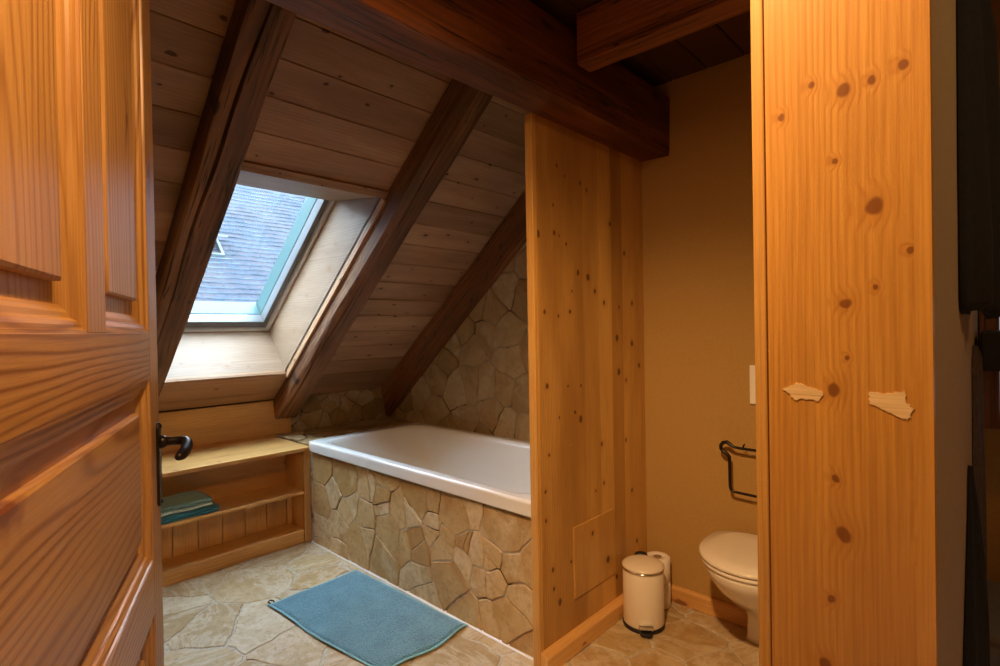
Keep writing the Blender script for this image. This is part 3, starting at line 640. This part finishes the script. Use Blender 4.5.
# ---- bath mat
def mat_obj():
    A = [(1.060, 2.546), (1.556, 2.562), (1.582, 1.695), (1.135, 1.690)]     # far-left, far-right, near-right, near-left
    e = empty('bath_mat', (1.33, 2.13, 0)); tag(e, 'blue-teal terry bath mat lying on the flagstones before the tub', 'bath mat')
    def pt(u, v):
        x = (A[0][0] * (1 - u) + A[1][0] * u) * (1 - v) + (A[3][0] * (1 - u) + A[2][0] * u) * v
        y = (A[0][1] * (1 - u) + A[1][1] * u) * (1 - v) + (A[3][1] * (1 - u) + A[2][1] * u) * v
        # gentle wander of the soft edges
        x += .008 * math.sin(v * 7 + 1) * (1 - u) ; y += .012 * math.sin(u * 7.5 + .5) * v
        z = .003 + .002 * math.sin(u * 6 + v * 5)  + .007 * max(0, v - .85) / .15 * (math.sin(u * 9) * .5 + .5) + .006 * max(0, .1 - u) / .1 * (math.sin(v * 12) * .5 + .5)
        return x, y, max(.0015, z)
    n, m = 40, 64; mb = MB(); hm = .028
    def grid(u0, u1, v0, v1, n, m, th, edge):
        vs = []; f = []
        for j in range(m + 1):
            for i in range(n + 1):
                u, v = u0 + (u1 - u0) * i / n, v0 + (v1 - v0) * j / m; x, y, z = pt(u, v)
                dd = min(i, n - i, j, m - j); vs.append((x, y, z + th * (edge if dd == 0 else 1)))
        b = len(vs)
        for j in range(m + 1):
            for i in range(n + 1):
                u, v = u0 + (u1 - u0) * i / n, v0 + (v1 - v0) * j / m; x, y, z = pt(u, v); vs.append((x, y, z - .001))
        W = n + 1
        for j in range(m):
            for i in range(n):
                a = j * W + i; f.append((a, a + 1, a + W + 1, a + W)); f.append((b + a, b + a + W, b + a + W + 1, b + a + 1))
        for i in range(n): f.append((i, b + i, b + i + 1, i + 1)); a = m * W + i; f.append((a, a + 1, b + a + 1, b + a))
        for j in range(m): a = j * W; f.append((a, a + W, b + a + W, b + a)); a = j * W + n; f.append((a, b + a, b + a + W, a + W))
        return vs, f
    vs, f = grid(.022, .978, .014, .986, n, m, .0085, .35); mb.add(vs, f, smooth=True); under(mb.build('pile', M['mat']), e)
    mb = MB()
    for q in ((0, 1, 0, .016), (0, 1, .984, 1), (0, .024, .016, .984), (.976, 1, .016, .984)):
        nn, mm = (40, 3) if q[1] - q[0] > .5 else (3, 64)
        vs, f = grid(*q, nn, mm, .0045, .55); mb.add(vs, f, smooth=True)
    under(mb.build('hem', M['mat_hem']), e)
    mb = MB(); mb.tube([(1.085, 2.548, .006), (1.078, 2.562, .012), (1.092, 2.570, .013), (1.104, 2.560, .010), (1.102, 2.548, .006)], .0032, 8); under(mb.build('hanging_loop', M['black_cloth']), e)
mat_obj()

# ---- pedal bin and paper rolls
bx, by = 2.11, 1.145
fd = V3((-bx, -by, 0)).normalized(); rz = math.atan2(fd.y, fd.x) + .10
e = empty('pedal_bin', (bx, by, 0), rz); tag(e, 'small cream pedal bin standing by the pine partition', 'bin')
BR = .087
mb = MB(); mb.lathe([(BR - .008, .014), (BR - .001, .016), (BR, .02), (BR, .243), (BR - .002, .2455), (BR - .01, .2455)]); mb.build('body', M['bin_paint'], e)
mb = MB(); mb.lathe([(BR - .01, .0), (BR + .002, .0), (BR + .003, .006), (BR + .001, .0155), (BR - .01, .0155)]); mb.build('base_ring', M['black_plastic'], e)
mb = MB(); mb.lathe([(BR - .01, .246), (BR + .002, .246), (BR + .003, .250), (BR + .001, .254), (BR - .01, .254)]); mb.build('rim', M['chrome'], e)
mb = MB(); mb.lathe([(BR - .004, .2545), (BR + .003, .256), (BR + .003, .261), (BR - .006, .268), (BR * .7, .2765), (BR * .35, .280), (.002, .281)]); mb.build('lid', M['bin_paint'], e)
mb = MB(); mb.loft([[(-BR + .010 + .020 * q * math.cos(6.28318 * i / 24), .030 * q * math.sin(6.28318 * i / 24), z) for i in range(24)] for q, z in ((.9, .235), (1, .256), (.98, .270), (.8, .279), (.4, .283))], cap0=True, cap1=True); mb.build('hinge', M['black_plastic'], e)
pd = MB(); pd.box((BR - .004, -.030, .022), (BR + .016, .030, .046), 1); pd.build('pedal_bracket', M['chrome'], e, .006, 3)
pd = MB(); pd.prism([(BR - .01, -.026), (BR + .022, -.026), (BR + .032, -.014), (BR + .032, .014), (BR + .022, .026), (BR - .01, .026)], .004, .016, 2, 0); pd.build('pedal', M['black_plastic'], e, .004)
def roll(z, label):
    e = empty('toilet_roll', (2.303, 1.174, z)); tag(e, label, 'toilet paper')
    mb = MB(); ri, ro, h = .0185, .056, .113
    mb.loft([[(q * math.cos(6.28318 * i / 40), q * math.sin(6.28318 * i / 40), zz) for i in range(40)] for q, zz in ((ri, .002), (ro - .004, 0), (ro, .003), (ro + .0006, h * .5), (ro, h - .003), (ro - .004, h), (ri, h - .002), (ri, .002))])
    mb.build('paper', M['paper'], e)
    mb = MB(); mb.loft([[(q * math.cos(6.28318 * i / 32), q * math.sin(6.28318 * i / 32), zz) for i in range(32)] for q, zz in ((ri, .001), (ri, h - .001), (ri - .0015, h - .001), (ri - .0015, .001), (ri, .001))]); mb.build('core', M['cardboard'], e)
roll(0, 'white toilet roll on the floor behind the bin, the lower of the two stacked'); roll(.1135, 'white toilet roll behind the bin, the upper one showing its cardboard hole')

# ---- toilet
tx, ty = XW, .69
e = empty('toilet', (XW - .25, ty, 0)); tag(e, 'cream white toilet with closed lid against the tan plaster wall', 'toilet')
def egg(x0, x1, hw, z, n=44, back=.55, p=2.2):
    """outline: round front at x0 (towards the room), squarer back at x1"""
    out = []; xm = x0 + (x1 - x0) * back
    for i in range(n):
        a = 6.28318 * i / n; c, s = math.cos(a), math.sin(a)
        if c < 0: x = xm + (xm - x0) * c; y = hw * s
        else:
            x = xm + (x1 - xm) * abs(c) ** (2 / 3.6); y = hw * math.copysign(abs(s) ** (2 / 3.0), s)
        out.append((x, ty + y, z))
    return out
F = 1.93
def TB(mb, nm, mat): return under(mb.build(nm, mat), e)
mb = MB()
mb.loft([egg(F + .335, XW - .09, .085, 0), egg(F + .34, XW - .085, .080, .02), egg(F + .335, XW - .07, .080, .10), egg(F + .30, XW - .05, .094, .145), egg(F + .20, XW - .03, .128, .195),
         egg(F + .09, XW - .012, .166, .275), egg(F + .03, XW - .004, .186, .34), egg(F + .008, XW - .002, .194, .378), egg(F + .010, XW - .002, .192, .388), egg(F + .03, XW - .02, .16, .390)], cap0=True, cap1=True)
TB(mb, 'bowl', M['ceramic'])
mb = MB(); mb.loft([egg(F + .006, XW - .05, .194, .392), egg(F + .002, XW - .05, .198, .395), egg(F + .002, XW - .05, .198, .404), egg(F + .006, XW - .05, .194, .407)], cap0=True, cap1=True); TB(mb, 'seat', M['ceramic'])
mb = MB(); mb.loft([egg(F + .004, XW - .05, .196, .410), egg(F - .002, XW - .05, .201, .413), egg(F - .003, XW - .05, .202, .421), egg(F + .004, XW - .052, .197, .428), egg(F + .06, XW - .08, .14, .434), egg(F + .15, XW - .14, .06, .436)], cap0=True, cap1=True); TB(mb, 'lid', M['ceramic'])
for s in (-1, 1):
    mb = MB(); mb.tube([(XW - .045, ty + s * .08 - .025, .408), (XW - .045, ty + s * .08 + .025, .408)], .012, 14); TB(mb, 'hinge', M['chrome'])
# flush plate
e = empty('flush_plate', (XW, .655, 1.045)); tag(e, 'white flush plate on the tan wall above the toilet', 'flush plate')
mb = MB(); mb.box((XW - .012, .655 - .122, .962), (XW, .655 + .122, 1.128), 1); under(mb.build('plate', M['switch'], bevel=.004, seg=3), e)
for a, b in ((.655 - .095, .655 + .015), (.655 + .03, .655 + .095)):
    mb = MB(); mb.box((XW - .0155, a, .985), (XW - .0115, b, 1.105), 1); under(mb.build('button', M['switch'], bevel=.003, seg=2), e)
# wrought iron paper holder
e = empty('paper_holder', (XW, .72, .68)); tag(e, 'black wrought iron toilet paper holder on the tan wall left of the flush plate', 'paper holder')
hx = XW - .055
pts = [(hx, .63, .583), (hx, .70, .584), (hx, .80, .587), (hx, .832, .588), (hx, .843, .594), (hx, .847, .606), (hx, .848, .66), (hx, .848, .715), (hx, .850, .735), (hx, .860, .747), (hx, .874, .755), (hx, .884, .767), (hx, .884, .780), (hx, .874, .793), (hx, .858, .797), (hx, .846, .789), (hx, .832, .780), (hx, .80, .777), (hx, .70, .777), (hx, .63, .777)]
mb = MB(); mb.tube(pts, [.0055] * 4 + [.0065] * 4 + [.008] * 8 + [.006] * 4, 10); under(mb.build('bent_rod', M['iron']), e)
mb = MB(); mb.tube([(hx, .792, .777), (hx, .790, .790), (hx - .002, .783, .800)], [.004, .004, .002], 8); under(mb.build('spike', M['iron']), e)
mb = MB(); mb.box((XW - .006, .585, .56), (XW, .625, .80), 2); mb.box((hx - .006, .60, .573), (XW - .004, .612, .593), 0); mb.box((hx - .006, .60, .767), (XW - .004, .612, .787), 0); mb.box((hx - .005, .6, .577), (hx + .005, .64, .589), 1); mb.box((hx - .005, .6, .771), (hx + .005, .64, .783), 1); under(mb.build('wall_mount', M['iron'], bevel=.002), e)

# ---- panelled door, open
PE = V3((.347, 1.384, 0)); DA = math.radians(67.9)
e = empty('door_1', PE, DA); tag(e, 'open orange pine panelled door with black iron handle', 'door', kind='structure')
TH = .042; T0, T1, T2, T3 = -1.0, -.895, -.10, 0.
DZ = [.02, .15, .72, .828, 1.208, 1.304, 2.065, 2.15]
def bar(nm, a, b, z0, z1, g): mb = MB(); mb.box((a, 0, z0), (b, TH, z1), g); return mb.build(nm, M['door'], e, .0012)
bar('stile', T2, T3, DZ[0], DZ[7], 2); bar('stile', T0, T1, DZ[0], DZ[7], 2); bar('middle_stile', -.548, -.452, DZ[5], DZ[6], 2)
for k in (0, 2, 4, 6): bar('rail', T1, T2, DZ[k], DZ[k + 1], 0)
def panel(a, b, z0, z1, grain):
    # moulding: nested rectangles, then the fielded panel
    prof = [(-.003, .006), (-.0005, .0008), (.0035, .0010), (.0045, .0045), (.010, .0050), (.016, .0085), (.018, .0125), (.0195, .0135), (.026, .0150), (.033, .0185), (.036, .022)]
    mb = MB()
    for side in range(4):
        rows = []
        for ins, dp in prof:
            c = [(a + ins, z0 + ins), (b - ins, z0 + ins), (b - ins, z1 - ins), (a + ins, z1 - ins)]
            p, q = c[side], c[(side + 1) % 4]; rows.append([(p[0], dp, p[1]), (q[0], dp, q[1])])
        vs = [v for rw in rows for v in rw]; f = [(2 * i, 2 * i + 1, 2 * i + 3, 2 * i + 2) for i in range(len(rows) - 1)]
        mb.add(vs, f, None, 0 if side % 2 == 0 else 2)
    mb.build('moulding', M['door'], e, fix=True)
    i0 = .036; mb = MB(); rg = []
    for ins, dp in ((i0 - .004, .0215), (.062, .0215), (.0625, .0110), (.067, .009)):
        rg.append([(a + ins, dp, z0 + ins), (b - ins, dp, z0 + ins), (b - ins, dp, z1 - ins), (a + ins, dp, z1 - ins)])
    rg.append([(x, .030, z) for x, y, z in rg[0]])
    rg = [rg[4]] + rg[:4]
    mb.loft(rg, cap0=True, cap1=True, smooth=False, grain=grain); mb.build('panel', M['door'], e)
panel(T1, -.548, DZ[5], DZ[6], 2); panel(-.452, T2, DZ[5], DZ[6], 2); panel(T1, T2, DZ[3], DZ[4], 0); panel(T1, T2, DZ[1], DZ[2], 0)
# handle
hd = empty('door_handle', (-.03, 0, 1.02)); hd.parent = e
def H(mb, nm, bev=0., sub=0): o = mb.build(nm, M['iron'], bevel=bev); o.parent = hd; o.matrix_parent_inverse = Matrix.Translation((.03, 0, -1.02)); return o
out = []
for i in range(24):
    a = 6.28318 * i / 24; out.append((-.03 + .0165 * math.cos(a), (1.014 + .075 if math.sin(a) >= 0 else 1.014 - .075) + .018 * math.sin(a)))
mb = MB(); mb.prism(out, -.006, .0, 1, 2); H(mb, 'backplate', .0015)
mb = MB(); mb.lathe([(.014, 0), (.014, .008), (.011, .012), (.0105, .014)]); 
mb.v = [(-.03 + x, -.005 - z, 1.063 + y) for x, y, z in mb.v]; H(mb, 'rose')
lev = [(-.03, -.008, 1.063), (-.03, -.030, 1.063), (-.031, -.044, 1.063), (-.036, -.053, 1.062), (-.046, -.058, 1.059), (-.062, -.060, 1.054), (-.085, -.058, 1.048), (-.105, -.054, 1.044), (-.118, -.050, 1.043), (-.122, -.049, 1.043)]
mb = MB(); mb.tube(lev, [.009, .009, .0095, .0105, .0115, .012, .0115, .011, .008, .003], 14); H(mb, 'lever')
for zz in (1.098, .932):
    mb = MB(); mb.lathe([(.0045, 0), (.0045, .002), (.002, .0035)], n=14); mb.v = [(-.03 + x, -.006 - z, zz + y) for x, y, z in mb.v]; H(mb, 'screw')

# ---- washing corner past the pine post: what can be glimpsed there
def cloth(name, mat, prof, label, cat, y0=HALL_Y, n=26, seed=1):
    """hanging cloth on the wall: prof = [(z, x0, x1, bulge)] from the top down"""
    rg = random.Random(seed); ph = [rg.uniform(0, 6.28) for _ in range(4)]; rings = []
    for j, (z, x0, x1, bl) in enumerate(prof):
        ring = []
        for i in range(n + 1):
            t = i / n; x = x0 + (x1 - x0) * t
            ring.append((x, y0 - .003 - bl * (math.sin(math.pi * min(1, max(0, t))) ** .6) * (1 + .28 * math.sin(t * 23 + ph[0] + z * 3)), z + .012 * math.sin(t * 9 + ph[1]) * (1 if j == len(prof) - 1 else 0)))
        ring += [(x1, y0 - .001, z), (x0, y0 - .001, z)]
        rings.append(ring)
    mb = MB(); mb.loft(rings, cap0=True, cap1=True); return tag(mb.build(name, mat), label, cat)
cloth('black_garment', M['black_cloth'], [(2.02, 1.42, 1.50, .010), (1.95, 1.30, 1.62, .030), (1.86, 1.24, 1.72, .040), (1.60, 1.22, 1.74, .046), (1.45, 1.22, 1.74, .048), (1.335, 1.22, 1.74, .046), (1.315, 1.25, 1.70, .04)], 'black garment hanging on the wall past the pine post', 'garment', seed=2)
cloth('dark_towel', M['dark_cloth'], [(1.235, 1.86, 1.90, .006), (1.20, 1.78, 2.10, .012), (1.0, 1.76, 2.14, .014), (.8, 1.74, 2.16, .016), (.62, 1.74, 2.18, .016), (.60, 1.76, 2.16, .012)], 'dark brown towel hanging low on the wall past the pine post', 'towel', seed=3)
cloth('black_cloth', M['black_cloth'], [(.99, 1.50, 1.52, .004), (.90, 1.44, 1.56, .012), (.80, 1.34, 1.58, .020), (.70, 1.24, 1.60, .024), (.58, 1.16, 1.62, .026), (.1, 1.14, 1.62, .028), (.04, 1.16, 1.6, .02)], 'black cloth hanging to the floor below the black garment', 'cloth', seed=5)
e = empty('window_2', (XW, -.15, 1.2)); tag(e, 'small wood framed window at the end of the washing corner', 'window', kind='structure')
mb = MB(); mb.box((XW - .05, .0, .95), (XW, .05, 1.42), 2); mb.box((XW - .05, -.42, .95), (XW, -.36, 1.42), 2); mb.box((XW - .05, -.36, .95), (XW, .0, 1.0), 1); mb.box((XW - .05, -.36, 1.36), (XW, .0, 1.42), 1); under(mb.build('window_frame', M['old_beam'], bevel=.004), e)
e2 = NT('bright_window_pane'); em = e2.n('ShaderNodeEmission'); em.inputs[0].default_value = (.8, .9, 1, 1); em.inputs[1].default_value = .35; e2.l(em.outputs[0], e2.out.inputs[0])
mb = MB(); mb.box((XW - .02, -.36, 1.0), (XW - .012, .0, 1.36), 2); under(mb.build('pane', e2.m), e)
mb = MB(); mb.box((2.0, -.30, 1.16), (2.30, .040, 1.27), 0); tag(mb.build('wall_shelf_box', M['black_plastic'], bevel=.006), 'black box shelf on the wall before the small window', 'shelf')
mb = MB(); mb.box((1.95, -.45, 0), (2.33, .036, .43), 2); mb.box((1.94, -.46, .43), (2.34, .040, .455), 0); mb.box((1.938, -.40, .24), (1.952, .0, .40), 0); mb.box((1.938, -.40, .04), (1.952, .0, .21), 0)
tag(mb.build('floor_cabinet', M['grey_box'], bevel=.004), 'low grey cabinet on the floor at the end of the washing corner', 'cabinet')

# ---- neighbour's roof seen through the roof window
RA = math.radians(45); RV = V3((0, math.cos(RA), math.sin(RA))); RN = V3((0, -math.sin(RA), math.cos(RA)))
RF = (V3((0, 6.6, .4)), X, RV, RN)
mb = MB(); rows = 60; step = .115
for k in range(rows):
    a = k * step
    vs = [(-6, a, .0), (16, a, .0), (16, a, .028), (-6, a, .028), (16, a + step + .02, .004), (-6, a + step + .02, .004)]
    P3 = [RF[0] + RF[1] * u + RF[2] * v + RF[3] * w for u, v, w in vs]
    mb.add(P3, [(0, 1, 2, 3), (3, 2, 4, 5)], vs, 2, off=(0, 0, 0)); mb.mi[-2] = 1
    b = len(mb.v) - 6
    for i in range(6): u, v, w = vs[i]; mb.wc[b + i] = (u, v + .0, w)
mb.box((-6, -.4, -.3), (16, rows * step, -.02), 0, RF)
rt = empty('neighbour_roof', RF[0]); tag(rt, 'weathered grey-brown tiled roof of the house across, seen through the roof window', 'roof')
under(mb.build('tile_courses', [M['tiles'], M['tile_edge']]), rt)
mb = MB(); mb.box((-6, -4, -.1), (16, -.1, .0), 0, (RF[0] + V3((0, .1, -.05)), X, Y, Z))
# a tilted roof light on it
e = empty('roof_light', RF[0] + X * 2.95 + RV * 3.0); tag(e, 'small open roof light on the tiled roof across', 'roof window')
LF = (RF[0] + X * 2.62 + RV * 2.90, X, RV, RN)
mb = MB()
for a, b in (((0, 0, .0), (.46, .04, .07)), ((0, .42, 0), (.46, .46, .07)), ((0, .04, 0), (.04, .42, .07)), ((.42, .04, 0), (.46, .42, .07))): mb.box(a, b, 0, LF)
under(mb.build('frame', M['roof_light_metal'], bevel=.004), e)
ang = math.radians(35); TV = RV * math.cos(ang) * -1 + RN * math.sin(ang); TN = RN * math.cos(ang) + RV * math.sin(ang)
OF = (LF[0] + RV * .46 + RN * .07, X, TV, TN)
mb = MB(); mb.box((0.03, 0.03, 0.005), (.43, .43, .022), 0, OF); under(mb.build('casement_panel', M['white_paint'], bevel=.004), e)
mb = MB()
for a, b in (((0, 0, .0), (.46, .03, .03)), ((0, .43, 0), (.46, .46, .03)), ((0, .03, 0), (.03, .43, .03)), ((.43, .03, 0), (.46, .43, .03))): mb.box(a, b, 0, OF)
under(mb.build('casement_frame', M['roof_light_metal'], bevel=.004), e)

# ------------------------------------------------------------------ light
w = bpy.data.worlds.new('sky'); sc.world = w; w.use_nodes = True
bg = w.node_tree.nodes['Background']; bg.inputs[0].default_value = (.70, .83, 1.0, 1); bg.inputs[1].default_value = 23
def lamp(name, kind, loc, energy, col, **k):
    l = bpy.data.lights.new(name, kind); l.energy = energy; l.color = col
    for a, b in k.items(): setattr(l, a, b)
    o = bpy.data.objects.new(name, l); o.location = loc; COL.objects.link(o); return o
WARM = (1.0, .60, .27)
lamp('ceiling_lamp', 'AREA', (.34, .40, 2.26), 22, WARM, shape='DISK', size=.09)
lamp('hall_fill_lamp', 'AREA', (1.0, -.7, 2.3), 4.5, WARM, shape='DISK', size=.09)  # added unseen fill, brightens the plaster past the post
sp = lamp('spot_lamp', 'SPOT', (.30, .42, 2.28), 112, WARM, shadow_soft_size=.035, spot_size=math.radians(72), spot_blend=1.0)
sp.rotation_euler = (V3((1.95, 1.10, .35)) - V3(sp.location)).to_track_quat('-Z', 'Y').to_euler()

# ------------------------------------------------------------------ camera
cd = bpy.data.cameras.new('camera'); cam = bpy.data.objects.new('camera', cd); COL.objects.link(cam)
cd.sensor_fit = 'HORIZONTAL'; cd.sensor_width = 36; cd.lens = FPX / 1000 * 36; cd.clip_start = .02
mw = Matrix((CR, CU, -CF)).transposed().to_4x4(); mw.translation = CAM; cam.matrix_world = mw
sc.camera = cam
sc.view_settings.view_transform = 'Standard'; sc.view_settings.look = 'None'; sc.view_settings.gamma = 1; sc.view_settings.use_curve_mapping = False
sc.view_settings.exposure = 0.0
sc.cycles.use_denoising = True
sc.cycles.max_bounces = 10; sc.cycles.diffuse_bounces = 5
sc.cycles.sample_clamp_indirect = 6
